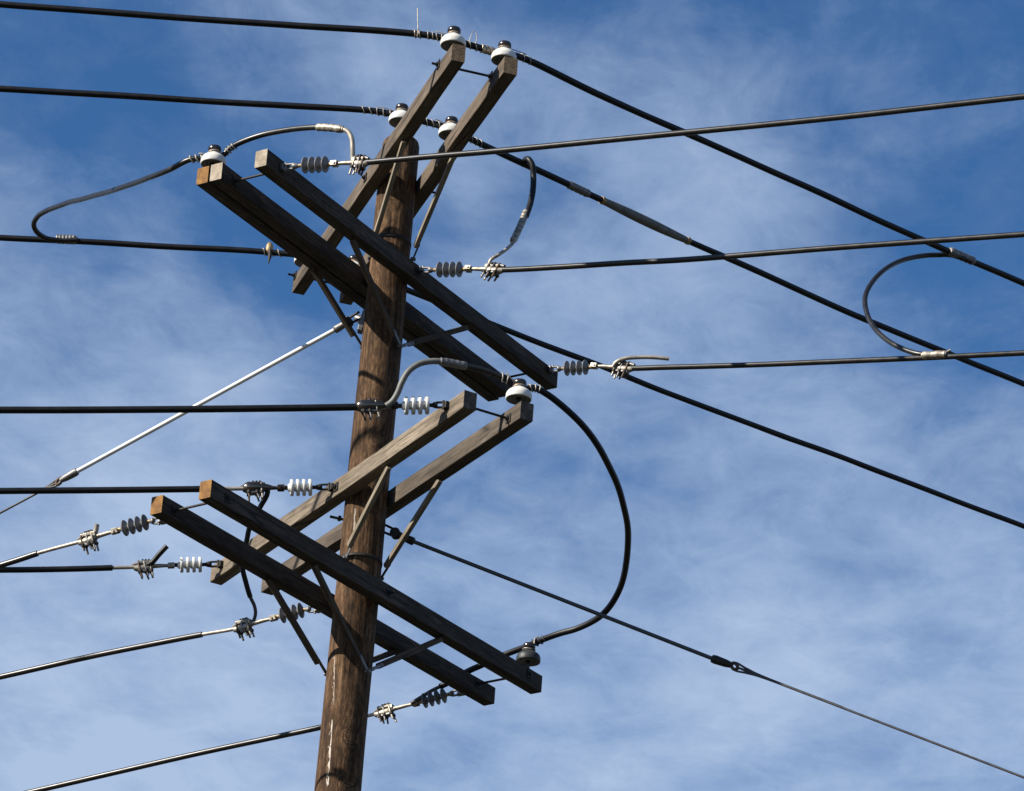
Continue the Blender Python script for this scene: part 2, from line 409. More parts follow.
def crossarm(n, body, end, label=None, far_end=None):
    u, v, Ln = ARM[n]; l = n[0]
    c = armpt(n, v); mw = frame(c, edir(l))
    g = G(); hw, hh, ch = AW / 2, AH / 2, .0032
    sec = [(-hw + ch, -hh), (hw - ch, -hh), (hw, -hh + ch), (hw, hh - ch), (hw - ch, hh), (-hw + ch, hh), (-hw, hh - ch), (-hw, -hh + ch)]
    ns = 44; vs = []; sd = random.uniform(0, 50)
    for i in range(ns + 1):
        x = -Ln / 2 + Ln * i / ns
        bow = noise.noise(V((x * .5, sd, 0))) * .004
        for k, (y, z) in enumerate(sec):
            j = noise.noise(V((x * 3, sd + (k // 2) * 3.1, 1.7))) * .0016
            vs.append((x, y * (1 + j / hw) + bow, z * (1 + j / hh)))
    fs = [[i * 8 + k, i * 8 + (k + 1) % 8, (i + 1) * 8 + (k + 1) % 8, (i + 1) * 8 + k] for i in range(ns) for k in range(8)]
    g.add(vs, fs, 0, False)
    g.add(vs[:8], [list(range(8))], 1, False); g.add(vs[-8:], [list(range(8))], 2, False)
    o = g.build('crossarm', [M[body], M[end], M[far_end or end]], pole, mw)
    if label: o['label'] = label
    return o
arms = {}
for n, body, end, lab, fe in (
        ('A1', 'arm_mid', 'end_brown', 'weathered brown crossarm with a brown near end', None), ('A2', 'arm_mid', 'end_brown', None, None),
        ('B1', 'arm_dark', 'end_pale', 'dark crossarm with one bleached pale end', 'end_brown'), ('B2', 'arm_dark', 'end_pale', None, 'end_brown'),
        ('B3', 'arm_dark', 'end_rust', 'dark crossarm with an orange stained end', 'end_brown'),
        ('C1', 'arm_grey', 'end_dark', 'pale grey sunlit crossarm with split grain', 'end_pale'), ('C2', 'arm_tan', 'end_dark', None, None),
        ('D1', 'arm_dark', 'end_rust', 'dark crossarm with an orange stained end', 'end_brown'), ('D2', 'arm_dark', 'end_rust', 'dark crossarm with an orange stained end', 'end_brown')):
    arms[n] = crossarm(n, body, end, lab, fe)

def brace(arm, p_up, p_lo, m, thick=.039, strap=.10, lo_u=None):
    l = arm[0]; u = ARM[arm][0]; sgn = 1 if u > 0 else -1
    v, dz = on_layer(l, *p_up, u); a = layer_pt(l, v, u, max(min(dz, -AH / 2 - .004), -AH / 2 - .02) if True else dz)
    uu = lo_u if lo_u is not None else sgn * (pole_r(ZL[l] - .6) + .018)
    v, dz = on_layer(l, *p_lo, uu); b_ = layer_pt(l, v, uu, dz)
    d = (b_ - a); ln = d.length; mw = frame(a, d, ndir(l))
    g = G(); g.box(((ln - strap) / 2, 0, 0), (ln - strap, thick, thick * .8), ch=.1)
    o = g.build('brace', m, pole, mw)
    g = G(); g.box((ln - strap / 2 - .012, 0, thick * .44), (strap + .05, thick * .62, .007))
    g.tube([(ln - strap - .02, 0, thick * .3), (ln - strap - .02, 0, thick * .62)], .011, 6)
    g.tube([(ln - .005, 0, -.0), (ln - .005, 0, thick * .9)], .013, 6)
    g.build('strap', M['galv'], o, mw)
    return o
brace('A1', (404, 141), (368, 259), M['brace_wood']); brace('A2', (454, 158), (410.5, 259), M['brace_wood'], lo_u=.13)
brace('B1', (352, 242), (399, 347), M['brace_dark']); brace('B1', (467, 329), (401, 346), M['brace_dark'])
brace('B3', (313, 271), (361, 348), M['brace_dark'], lo_u=-.18)
brace('C1', (389, 467), (343, 558), M['brace_wood']); brace('C2', (440, 481), (378.5, 578), M['brace_wood'], lo_u=.14)
brace('D1', (314, 566), (366, 672), M['brace_dark']); brace('D1', (441, 639), (369, 670), M['brace_dark'])
brace('D2', (268, 577), (325, 675), M['brace_dark'], lo_u=-.19); brace('D2', (394, 652), (330, 676), M['brace_dark'], lo_u=-.19)

def spacer(l, px, py, u_at, u0, u1, faces):
    v, dz = on_layer(l, px, py, u_at); dz = max(-.05, min(.05, dz))
    g = G(); g.tube([layer_pt(l, v, u0, dz), layer_pt(l, v, u1, dz)], .0085, 10)
    o = g.build('spacer_bolt', M['steel'], pole)
    for u, s in faces:
        g = G(); mw = frame(layer_pt(l, v, u + s * .004, dz), edir(l))
        g.box((0, 0, 0), (.058, .007, .058)); 
        g.tube([(0, -.016, 0), (0, .016, 0)], .0165, 6); g.build('washer', M['steel'], o, mw)
hw = AW / 2
def faces_of(a, b): return [(ARM[a][0] - hw, -1), (ARM[a][0] + hw, 1), (ARM[b][0] - hw, -1), (ARM[b][0] + hw, 1)]
spacer('A', 439, 63, ARM['A1'][0] - hw, ARM['A1'][0] - hw - .05, ARM['A2'][0] + hw + .05, faces_of('A1', 'A2'))
spacer('A', 296, 272, ARM['A1'][0] - hw, ARM['A1'][0] - hw - .06, ARM['A2'][0] + hw + .03, faces_of('A1', 'A2'))
spacer('B', 252, 177, 0, ARM['B3'][0] - hw - .03, ARM['B1'][0] + hw + .02, faces_of('B2', 'B1'))
spacer('B', 519, 375, 0, ARM['B3'][0] - hw - .03, ARM['B1'][0] + hw + .02, faces_of('B2', 'B1'))
spacer('C', 490, 413, 0, ARM['C1'][0] - hw + .02, ARM['C2'][0] + hw + .02, faces_of('C1', 'C2')[1:])
spacer('D', 195, 506, 0, ARM['D2'][0] - hw - .02, ARM['D1'][0] + hw + .02, faces_of('D2', 'D1'))
spacer('D', 498, 680, 0, ARM['D2'][0] - hw - .02, ARM['D1'][0] + hw + .02, faces_of('D2', 'D1'))
# the through bolts that hold each pair of arms to the pole
for l, a, b_ in (('A', 'A1', 'A2'), ('B', 'B3', 'B1'), ('C', 'C1', 'C2'), ('D', 'D2', 'D1')):
    spacer(l, *pix(layer_pt(l, 0, 0)), 0, ARM[a][0] - hw - .03, ARM[b_][0] + hw + .05, [(ARM[a][0] - hw, -1), (ARM[b_][0] + hw, 1)])
# thin dark bands round the pole near the brace feet, and a stray bolt
for py in (235, 556):
    z = at_vplane(378 if py > 400 else 395, py, axis(13.) - V((0, .14, 0)), 0).z
    g = G(); r = pole_r(z)
    g.lathe([(r - .004, -.014), (r + .0045, -.013), (r + .0045, .013), (r - .004, .014)], axis(z), V((LEANX, 0, 1)), 40)
    g.build('dark_band', M['steel'], pole)
d0 = depth_of(axis(12.9))
g = G(); g.tube([at_depth(330, 516.5, d0 - .02), at_depth(343, 519.5, d0)], .010, 8); g.tube([at_depth(338, 518, d0), at_depth(341, 518.8, d0)], .02, 6)
g.build('bolt', M['steel'], pole)
g = G(); g.tube([at_depth(357, 318, depth_of(axis(14.4)) + .06), at_depth(366, 322, depth_of(axis(14.4)))], .03, 8)
p = at_depth(362.5, 322, depth_of(axis(14.4)) - .01); g.box(p, (.035, .07, .16), rot=Matrix.Rotation(rad(10), 3, 'Y'))
g.build('guy_plate', M['galv'], pole)

# ------------------------------------------------------------------ pin insulators
PIN = {}
def pin_insulator(key, arm, px, py, label, shaded=False):
    l = arm[0]; v, dz = on_layer(l, px, py, ARM[arm][0])
    lim = ARM[arm][2] / 2 - .035; v = max(ARM[arm][1] - lim, min(ARM[arm][1] + lim, v))
    base = armpt(arm, v, 0, AH / 2 + .001)
    root = empty('pin_insulator', base, label, 'insulator', 'pin insulators standing on the crossarms')
    Z = V((0, 0, 1)); rb = .066       # height of the skirt's lip above the arm
    g = G(); g.lathe([(0, 0), (.026, 0), (.026, .008), (.014, .012), (.012, rb + .02), (0, rb + .02)], base, Z, 14); g.build('pin', M['galv'], root)
    b0 = base + Z * rb
    por = M['porcelain_shade'] if shaded else M['porcelain']
    g = G()
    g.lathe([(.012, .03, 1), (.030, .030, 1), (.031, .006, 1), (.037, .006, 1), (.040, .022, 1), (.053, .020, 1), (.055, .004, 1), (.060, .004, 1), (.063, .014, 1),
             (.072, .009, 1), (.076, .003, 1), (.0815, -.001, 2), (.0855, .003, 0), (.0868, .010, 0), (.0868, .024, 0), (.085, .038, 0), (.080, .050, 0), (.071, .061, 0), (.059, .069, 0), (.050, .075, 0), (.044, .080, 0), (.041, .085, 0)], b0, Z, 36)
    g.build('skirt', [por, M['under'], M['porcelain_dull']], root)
    g = G(); g.lathe([(.040, .080), (.039, .087), (.037, .094), (.038, .101), (.040, .105)], b0, Z, 24); g.build('neck', M['porcelain_shade'] if shaded else M['neck'], root)
    g = G(); g.lathe([(.030, .103), (.042, .104), (.0455, .110), (.045, .126), (.040, .137), (.026, .143), (.006, .145), (0, .145)], b0, Z, 24); g.build('cap', M['capdark'], root)
    PIN[key] = b0 + Z * .090; return root
pin_insulator('A1n', 'A1', 453.3, 41, 'white pin insulator on the end of the upper left crossarm, highest of all')
pin_insulator('A2n', 'A2', 504.2, 52.5, 'white pin insulator on the end of the upper right crossarm, right of the highest one')
pin_insulator('A1m', 'A1', 401.2, 117.8, 'white pin insulator halfway along the upper left crossarm, just above the pole top')
pin_insulator('A2m', 'A2', 451, 129.3, 'white pin insulator halfway along the upper right crossarm, right of the pole top')
v1, _ = on_layer('A', 453.3, 41, ARM['A1'][0]); v2, _ = on_layer('A', 504.2, 52.5, ARM['A2'][0])
fa = pix(armpt('A1', ARM['A1'][1] + ARM['A1'][2] / 2 - .14, 0, .12)); fb = pix(armpt('A2', ARM['A2'][1] + ARM['A2'][2] / 2 - .14, 0, .12))
pin_insulator('A1f', 'A1', *fa, 'white pin insulator almost hidden behind the doubled dark crossarm')
pin_insulator('A2f', 'A2', *fb, 'white pin insulator hidden behind the dark arms left of the pole')
pin_insulator('B3n', 'B3', 213.5, 161, 'white pin insulator behind the orange and grey ends of the doubled crossarm')
pin_insulator('C2n', 'C2', 519, 394, 'white pin insulator on a bare pin at the end of the pale lower crossarm')
pin_insulator('D1f', 'D1', 528.4, 658, 'shade-darkened pin insulator at the right end of the lowest front crossarm', shaded=True)

def behind(key, l, off=.064): return PIN[key] + edir(l) * off
def tie(parent, path, key, l, pa, pb, r, name='tie_wire', turns=7, wr=.0036, m='tie'):
    """pale wire wound loosely along the cable, and a second one looped round the insulator's neck"""
    seg = sub(path, pa, pb); hx = helix(seg, r, wr, turns * .55)
    sd_ = random.uniform(0, 99)
    hx = [p + noise.noise_vector(p * 22 + V((sd_, 0, 0))) * .007 for p in hx]
    g = G(); g.tube(hx, wr, 6); o = g.build(name, M[m], parent)
    if key:
        c = PIN[key]; g = G()
        lp = [c + V((math.cos(q), math.sin(q), 0)) * .040 + V((0, 0, .006 * math.sin(2 * q))) for q in [2 * math.pi * i / 28 for i in range(29)]]
        e = seg[0] if (seg[0] - c).length < (seg[-1] - c).length else seg[-1]
        far = seg[len(seg) // 2] + V((0, -.02, r + .004))
        dv = (e - c); q0 = math.atan2(dv.y, dv.x) - 1.2
        lp = [c + V((math.cos(q0 + q), math.sin(q0 + q), 0)) * .043 + V((0, 0, .004 * math.sin(2 * q))) for q in [5.5 * i / 26 for i in range(27)]]
        g.tube(spline([far, e.lerp(far, .4) + V((0, -.02, .012))] + lp, 3), wr, 6); g.build('neck_tie', M[m], parent)
    return o

# ------------------------------------------------------------------ overhead wires of the top tier (carried by the pin insulators)
RW = .0235
def through_wire(left, keyA, keyB, right, label, azl=180., azr=41.):
    pa, pb = behind(keyA, 'A'), behind(keyB, 'A')
    lp = [at_vplane(x, y, pa, rad(azl)) for x, y in left]; rp = [at_vplane(x, y, pb, rad(azr)) for x, y in right]
    far_l = lp[0] + (lp[0] - lp[1]).normalized() * 30; far_r = rp[-1] + (rp[-1] - rp[-2]).normalized() * 34
    path = resample(spline([far_l] + lp + [pa, pb] + rp + [far_r], 24), .03)
    root = empty('overhead_wire', pa, label, 'wire', 'black wires crossing on the top crossarms')
    path = [p + noise.noise_vector(p * 1.3) * .006 for p in path]
    g = G(); g.tube(path, [RW * (1 + .05 * noise.noise(p * 2.)) for p in path], 12); g.build('cable', M['black'], root)
    return root, path
w1, p1 = through_wire([(0, 4), (150, 15), (300, 26), (425, 34.5)], 'A1n', 'A2n', [(520, 57), (599, 95), (688, 134), (800, 184), (918, 238), (1024, 283.5)],
                      'black wire over the two topmost white pin insulators')
w2, p2 = through_wire([(0, 89), (150, 97.5), (290, 106), (375, 111)], 'A1m', 'A2m', [(471, 139), (520, 162), (591, 195), (680, 237), (770, 277), (862, 318), (1024, 384)],
                      'black wire on white insulators beside the pole top, with a thick grey splice cover')
w3, p3 = through_wire([(0, 237.5), (66, 241), (150, 245.5), (262, 252)], 'A1f', 'A2f', [(408, 290), (498, 327), (592, 363), (699, 405), (860, 464), (1024, 527)],
                      'black wire passing behind the dark doubled crossarm and on down to the right edge')
tie(w1, p1, 'A1n', 'A', (428, 35), (446, 37), RW); tie(w1, p1, None, 'A', (462, 39), (478, 42), RW, turns=5)
tie(w1, p1, 'A2n', 'A', (520, 57), (532, 63), RW, turns=4)
sleeve(sub(p1, (481, 43), (494, 47)), .030, 'sleeve', M['alu'], w1, 3)
tie(w2, p2, 'A1m', 'A', (360, 110), (390, 112), RW, turns=8); tie(w2, p2, 'A2m', 'A', (424, 121), (442, 125), RW, turns=6)
tie(w2, p2, None, 'A', (470, 138), (482, 144), RW, turns=5)
tie(w3, p3, None, 'A', (263, 252), (284, 254), RW, turns=6)
g = G(); c = p3[near_i(p3, 271, 252)]
g.lathe([(0, -.02), (.022, -.018), (.030, .01), (.027, .05), (.016, .075), (0, .08)], c, V((0, -.1, 1)), 14); g.build('tie_wrap', M['brass'], w3)
g = G(); g.tube([c + V((.01, -.03, .0)), c + V((.012, -.035, -.05)), c + V((.005, -.035, -.115))], [.017, .014, .003], 8); g.build('tail', M['steel'], w3)
# a tie tail standing up from the top wire, and a curl beyond its insulator
c = p1[near_i(p1, 416, 34)]
g = G(); g.tube(spline([c + V((.0, -.02, -.03)), c + V((0, -.028, .03)), c + V((-.006, -.02, .10)), c + V((-.014, -.02, .19))], 8), .003, 6)
g.tube(helix(sub(p1, (411, 34), (420, 35)), RW, .005, 2), .005, 6); g.build('tie_tail', M['alu'], w1)
c = p1[near_i(p1, 472, 41)]
g = G(); g.tube(spline([c + V((0, -.02, 0)), c + V((.01, -.03, .05)), c + V((.03, -.03, .09)), c + V((.05, -.03, .05)), c + V((.045, -.02, .0))], 8), .0026, 6); g.build('tie_tail', M['alu'], w1)
# splice parts on the second wire
sleeve(sub(p2, (567, 183.5), (588, 194)), .030, 'splice', M['galv'], w2, 5)
sg = sub(p2, (602, 200), (686, 239.5)); n = len(sg)
g = G(); g.tube(sg, [.025 + .0115 * math.sin(math.pi * min(1., 2.2 * min(i, n - 1 - i) / n) / 2) for i in range(n)], 14); g.build('splice_cover', M['oldcable'], w2)
for q in ((602, 200), (686, 239.5)):
    i = near_i(p2, *q); g = G(); g.tube(p2[i - 0:i + 2], .029, 12); g.build('collar', M['brass'], w2)

# ------------------------------------------------------------------ dead-end strings: insulator, clamp, wire
STR = {}
def on_arm_face(arm, px, py, side):
    l = arm[0]; u = ARM[arm][0] + side * hw
    v, dz = on_layer(l, px, py, u); return layer_pt(l, v, u, max(-.045, min(.045, dz)))
def dead_end(key, arm, side, az, q_anchor, q_s0, q_s1, q_c0, q_c1, wire, shed_m, lab_i, lab_c, lab_w, grp, rw=.0205, bare_to=None, shell=False, wire_m='black', sr=.056, rodm='brass'):
    az = rad(az); a = on_arm_face(arm, *q_anchor, side)
    P = lambda q: at_vplane(q[0], q[1], a, az)
    s0, s1, c0, c1 = P(q_s0), P(q_s1), P(q_c0), P(q_c1)
    # --- insulator
    root = empty('strain_insulator', a, lab_i, 'insulator', 'strain insulators at the ends of the wires')
    ax = (s1 - s0).normalized(); ln = (s1 - s0).length
    out = ndir(arm[0]) * side
    g = G(); g.tube([a - out * .004, a + out * .03], .014, 10); g.box(a + out * .003, (.05, .05, .05), rot=frame(V((0, 0, 0)), out).to_3x3())
    e = a + out * .03; mid = e.lerp(s0, .45)
    d = (s0 - e).normalized(); mw = frame(e, d); sd = V((mw[0][1], mw[1][1], mw[2][1])); up = V((mw[0][2], mw[1][2], mw[2][2])); l0 = (s0 - e).length
    for k in (-1, 1):
        g.tube([e + up * k * .018 - d * .02, e + d * l0 * .45 + up * k * .018, e + d * l0 * .62 + up * k * .009], .0085, 8)
    g.tube([e + up * .03, e - up * .03], .009, 8)
    g.tube([e + d * l0 * .40, e + d * l0 * .5, e + d * l0 * .62, e + d * l0 * .8], [.012, .022, .021, .013], 10)
    g.build('clevis', M['galv'] if shed_m != 'shed_white' else M['steel'], root)
    g = G(); g.tube([e + d * l0 * .55, s0 - ax * .001], .013, 10); g.tube([s0, s1], .017, 12); g.tube([s1, s1 + ax * .05], .015, 10)
    g.build('rod', M[rodm], root)
    for i in range(4):
        c = s0 + ax * ln * (i + .5) / 4; h = ln / 4
        if shed_m == 'shed_white':
            prof = [(.020, -h * .49), (sr * .50, -h * .47), (sr * .92, -h * .45), (sr, -h * .38), (sr * 1.0, h * .0), (sr * .96, h * .06), (sr * .80, h * .02), (sr * .58, -h * .10), (.030, h * .06), (.026, h * .40), (.020, h * .49)]
        else:
            prof = [(.017, -h * .49), (.024, -h * .40), (.030, -h * .26), (sr * .75, -h * .17), (sr * .96, -h * .10), (sr, -h * .03), (sr * .985, h * .04), (sr * .9, h * .06), (sr * .7, h * .04), (.034, h * .10), (.026, h * .30), (.019, h * .49)]
        g = G(); g.lathe(prof, c, ax, 28)
        g.build('shed', M[shed_m], root)
    # --- clamp, in its own frame: x runs out along the wire
    cr = empty('strain_clamp', c0, lab_c, 'clamp', 'bolted clamps gripping the wire ends')
    d = (c1 - c0).normalized(); mw = frame(c0, d) @ Matrix.Rotation(random.uniform(-.30, .30), 4, 'X'); lc = (c1 - c0).length
    bx = -(c0 - (s1 + ax * .05)).length       # back to the insulator
    g = G(); g.tube([(bx - .012, 0, 0), (bx + .02, 0, 0)], .021, 10); g.tube([(bx + .015, 0, 0), (bx * .5, 0, .002), (0, 0, .002), (lc * .3, 0, 0)], [.012, .014, .016, .018], 10)
    for k in (-1, 1): g.box(((bx - .005), k * .021, 0), (.045, .007, .032))
    g.tube([(bx, -.032, 0), (bx, .032, 0)], .008, 8)
    g.tube([(lc * .15, 0, -.004), (lc * .35, 0, -.010), (lc * .75, 0, -.012), (lc, 0, -.004)], [.018, .031, .029, .019], 12)
    g.box((lc * .52, .004, .030), (lc * .62, .040, .020), rot=Matrix.Rotation(random.uniform(-.12, .12), 3, 'Y')); g.box((lc * .2, 0, .020), (.03, .05, .03)); g.build('clamp_body', M['alu'] if not shell else M['steel'], cr, mw)
    g = G(); g.box((lc * .5, 0, -.034), (lc * .66, .052, .014), rot=Matrix.Rotation(random.uniform(-.1, .1), 3, 'Y')); g.tube([(lc * .86, -.01, .03), (lc * 1.08, -.016, .018)], .012, 8); g.build('keeper', M['galv'], cr, mw)
    g = G(); g.tube([(lc * (.3 + .02 * i), .0 + .02 * math.sin(i * .9), .042 + .01 * math.cos(i * .9)) for i in range(16)], .006, 6); g.build('binding_wire', M['steel'], cr, mw)
    for k in range(3):
        x = lc * (.27 + .26 * k); g = G()
        prof = [(x - .010, -.024, -.085), (x - .004, -.024, -.03), (x, -.024, .02), (x, -.015, .040), (x, 0, .046), (x, .015, .040), (x, .024, .02), (x - .004, .024, -.03), (x - .010, .024, -.080)]
        tl = random.uniform(-.018, .006); prof = [(px_ + (tl * (-z_ / .08) if z_ < 0 else 0), y_, z_ * (random.uniform(.9, 1.08) if z_ < -.05 else 1)) for px_, y_, z_ in prof]
        g = G(); g.tube(prof, .0074, 8); ub = g.build('u_bolt', M['alu'] if k == 0 else (M['galv'] if k == 1 else M['rust']), cr, mw)
        for y in (-.024, .024):
            g = G(); xx = x - .005 + tl * .45; g.tube([(xx, y, -.028), (xx + tl * .2, y, -.045)], .0135, 6); g.build('nut', M['steel'], ub, mw)
    if shell:
        g = G(); g.lathe([(0, lc * 1.02), (.020, lc * 1.0), (.036, lc * .9), (.043, lc * .72), (.041, lc * .5), (.034, lc * .25), (.024, 0), (.014, -.03)], V((0, 0, .004)), V((1, 0, 0)), 24)
        g.build('clamp_shell', M['chrome'], cr, mw)
    # --- wire
    wr = empty('overhead_wire', c1, lab_w, 'wire', grp)
    wp = [P(q) for q in wire]; far = wp[-1] + (wp[-1] - wp[-2]).normalized() * 30
    path = resample(spline([c0 + d * lc * .25, c1] + wp + [far], 20), .03)
    if bare_to:
        i = near_i(path, *bare_to)
        g = G(); g.tube(path[:i + 1], rw * .62, 10); g.build('bare_end', M['bare'] if bare_to[2:] == () else M['bare'], wr)
        g = G(); g.tube(path[i:], rw, 12); g.build('cable', M[wire_m], wr)
    else:
        g = G(); g.tube(path, rw, 12); g.build('cable', M[wire_m], wr)
    STR[key] = dict(a=a, s1=s1, c0=c0, c1=c1, mid=(c0 + c1) / 2, path=path, wire=wr, clamp=cr)
GB = 'dark wires running off to the right from the upper front crossarm'
dead_end('B_1', 'B1', 1, -25, (281.5, 168), (302, 165.4), (328.5, 164.2), (351, 163), (368, 162.2), [(430, 156.6), (497, 151), (599, 141), (660, 135), (832, 118), (1024, 96.5)], 'shed_grey',
         'grey strain insulator by the bleached end of the upper front crossarm, below the arching jumper', 'silver bolted clamp left of the pole top under the arching jumper',
         'dark wire crossing in front of the pole top, highest of the three running right', GB, wire_m='greycable')
dead_end('B_2', 'B1', 1, -25, (419, 271), (436.5, 269.8), (462.5, 269.3), (483, 269.3), (503, 269.8), [(560, 267), (623, 263), (680, 260), (832, 248), (1024, 234.3)], 'shed_grey',
         'grey four-disc strain insulator halfway along the upper front crossarm, right of the pole', 'silver bolted clamp below the hooked black jumper right of the pole',
         'dark wire running right from halfway along the upper front crossarm', GB, wire_m='greycable')
dead_end('B_3', 'B1', 1, -25, (549, 370), (564, 368.5), (588.5, 367.2), (611, 367), (633, 368.3), [(660, 367.5), (699, 366.5), (760, 364.6), (832, 361.7), (920, 358), (1024, 353)], 'shed_grey',
         'grey four-disc strain insulator at the right tip of the upper front crossarm', 'silver bolted clamp with a pale wire tail pointing right',
         'dark wire running right from the tip of the upper front crossarm, lowest of the three', GB, wire_m='greycable')
GC = 'black wires running level to the left edge from the pale crossarm'
dead_end('C_1', 'C1', -1, 184, (447.5, 406), (429, 405.3), (401.5, 405.8), (383, 406), (356, 407), [(300, 408), (180, 409.3), (60, 410), (0, 410)], 'shed_white',
         'white strain insulator in front of the pole at the upper end of the pale crossarm', 'dark round-nosed clamp in front of the pole where the wire meets it',
         'black wire running level from the clamp in front of the pole to the left edge', GC, rw=.0235, shell=True, rodm='steel', sr=.060)
dead_end('C_2', 'C1', -1, 184, (333, 488), (312, 487.4), (287.6, 487.8), (268, 488.2), (243, 488.6), [(205, 489), (120, 490), (60, 490.5), (0, 491)], 'shed_white',
         'white four-disc strain insulator halfway along the pale crossarm, just left of the pole', 'dark round-nosed clamp above the orange-ended lower crossarms',
         'black wire passing behind the orange-ended crossarms to the left edge', GC, rw=.0225, bare_to=(205, 489), shell=True, rodm='steel', sr=.058)
dead_end('C_3', 'C1', -1, 184, (222, 565), (202, 564.6), (177.5, 565), (156, 566.2), (134, 567.2), [(112, 567.8), (70, 569), (30, 569.7), (0, 570)], 'shed_white',
         'white four-disc strain insulator at the lower left tip of the pale crossarm', 'bolted clamp with a short black cable stub, left of the pale arm tip',
         'black wire running left from the lower tip of the pale crossarm', GC, rw=.0215, bare_to=(112, 567.8), rodm='steel', sr=.056)
GD = 'wires sloping down left from the lowest crossarms'
dead_end('D_1', 'D2', -1, 155, (163, 520), (148, 521.5), (121.5, 529), (99, 536), (79, 542), [(60, 547), (38.6, 553), (20, 559.2), (0, 565.5)], 'shed_grey',
         'grey four-disc strain insulator beyond the orange end of the lowest left crossarm', 'pale bolted clamp with a short stub, farthest left of all clamps',
         'wire sloping to the left edge from the orange end of the lowest crossarm', GD, bare_to=(38.6, 553), wire_m='greycable', sr=.055)
dead_end('D_2', 'D2', -1, 155, (319, 608.5), (303.5, 609.6), (279.5, 616.3), (254, 623.5), (234, 629), [(202, 634.5), (150, 644.5), (93, 656), (0, 677)], 'shed_grey',
         'grey four-disc strain insulator just left of the pole behind a dark brace', 'pale bolted clamp left of the pole where a hanging jumper ends',
         'wire sloping to the left edge from halfway along the lowest crossarm', GD, bare_to=(202, 634.5), wire_m='greycable', sr=.055)
dead_end('D_3', 'D2', -1, 155, (462, 692.5), (446.5, 694.8), (421.5, 701.5), (396, 708.5), (375, 714), [(345, 721.5), (322, 727), (200, 753), (100, 776), (35, 791)], 'shed_grey',
         'grey four-disc strain insulator under the right end of the lowest crossarm', 'pale bolted clamp just right of the pole, lowest of all clamps',
         'wire passing behind the pole low down to the bottom left corner', GD, bare_to=(345, 721.5), wire_m='greycable', sr=.055)

# ------------------------------------------------------------------ jumpers
def jumper(nodes, label, m='black', r=RW, group=None):
    pts = filled(nodes); path = resample(spline(pts, 20), .012); path = [p + noise.noise_vector(p * 2.6) * .008 for p in path]
    root = empty('jumper_wire', pts[0], label, 'wire', group)
    return root, path, pts
# from the third top wire over the insulator behind the doubled arm to the first clamp on the right-hand side
dw3 = depth_of(p3[near_i(p3, 66, 241)]); dB = depth_of(behind('B3n', 'B')); dc = depth_of(STR['B_1']['c0']); pk = pix(behind('B3n', 'B'))
j, path, _ = jumper([(78, 239.3, dw3 - .045), (60, 240, dw3 - .045), (46, 238, None), (36.5, 232, None), (33.3, 225, None), (37, 217, None), (46, 210.5, None), (66, 203.5, None), (100, 194.5, None), (133, 184, None), (170, 169.5, None),
                     (192, 159.5, dB), (pk[0], pk[1], dB), (232, 146.5, dB), (258, 135.5, None), (285, 129.6, None), (318, 127.3, None), (338, 128.8, None), (347.5, 131.5, None), (351.5, 139, None), (352.3, 150, None), (352.5, 161, dc)],
                    'black jumper looping from the left wire over the doubled arm to the upper silver clamp')
i = near_i(path, 330, 128)
g = G(); g.tube(path[:i + 1], .0195, 12); g.build('cable', M['greycable'], j)
g = G(); g.tube(path[i:], .0165, 12); g.build('bare_end', M['bare'], j)
sleeve(sub(path, (317, 127.3), (343, 130)), .027, 'connector', M['alu'], j, 4)
tie(j, path, 'B3n', 'B', (190, 160.5), (206, 153), .0215, turns=6, wr=.0055); tie(j, path, None, 'B', (222, 150), (236, 144.5), .0215, turns=6, wr=.0055)
i = near_i(path, 66, 240); g = G(); q = [p3[k] for k in range(near_i(p3, 55, 240), near_i(p3, 77, 241) + 1)]
sl = sleeve([p + V((0, -.022, 0)) for p in q], .036, 'connector', M['galv'], j, 6)
# hooked jumper over the second wire
dw = depth_of(p2[near_i(p2, 527, 165)]); dc = depth_of(STR['B_2']['c0'])
j, path, _ = jumper([(523.5, 166.5, dw + .04), (524.5, 161, dw + .02), (528.5, 159.3, dw - .05), (532, 165, dw - .08), (533.2, 177, None), (533, 190, None), (530.5, 203, None), (526, 216, None), (520.5, 230, None), (515, 241, None), (508, 248.5, None), (499, 255, None), (491, 260.5, None), (489, 267, dc)],
                    'short black jumper hooked over the second wire and hanging to the middle right clamp')
i = near_i(path, 526, 216)
g = G(); g.tube(path[:i + 1], .0215, 12); g.build('cable', M['black'], j)
g = G(); g.tube(path[i:], .0125, 10); g.build('bare_end', M['bare'], j)
sleeve([p - RGT * .012 for p in sub(path, (527.5, 211), (515.5, 243))], .025, 'connector', M['alu'], j, 9)
# loop between the top wire and the lowest right-hand wire
dw = depth_of(p1[near_i(p1, 960, 257)]); db = depth_of(STR['B_3']['path'][near_i(STR['B_3']['path'], 935, 357)])
j, path, _ = jumper([(972, 261, dw - .04), (950, 255, dw - .045), (938, 255, None), (926, 255.5, None), (900.6, 261, None), (879, 275, None), (866.5, 294, None), (866.3, 309, None), (875, 328.6, None), (892, 343.6, None), (909, 351.5, None), (922, 354.5, None), (946, 354.5, db - .03)],
                    'round black loop joining the top wire to the lowest right wire near the right edge')
g = G(); g.tube(path, .019, 12); g.build('cable', M['greycable'], j)
q = sub(p1, (950, 252.5), (974, 263)); sleeve([p + V((0, -.02, -.005)) for p in q], .033, 'connector', M['galv'], j, 6)
q = sub(STR['B_3']['path'], (921, 358), (947, 357)); sleeve([p + V((0, -.012, .012)) for p in q], .030, 'connector', M['alu'], j, 2)
c = sub(STR['B_3']['path'], (944, 357), (950, 357))[0]; g = G(); g.tube([c + V((0, -.02, .015)), c + V((.055, -.03, .045))], .008, 8); g.build('tail', M['alu'], j)
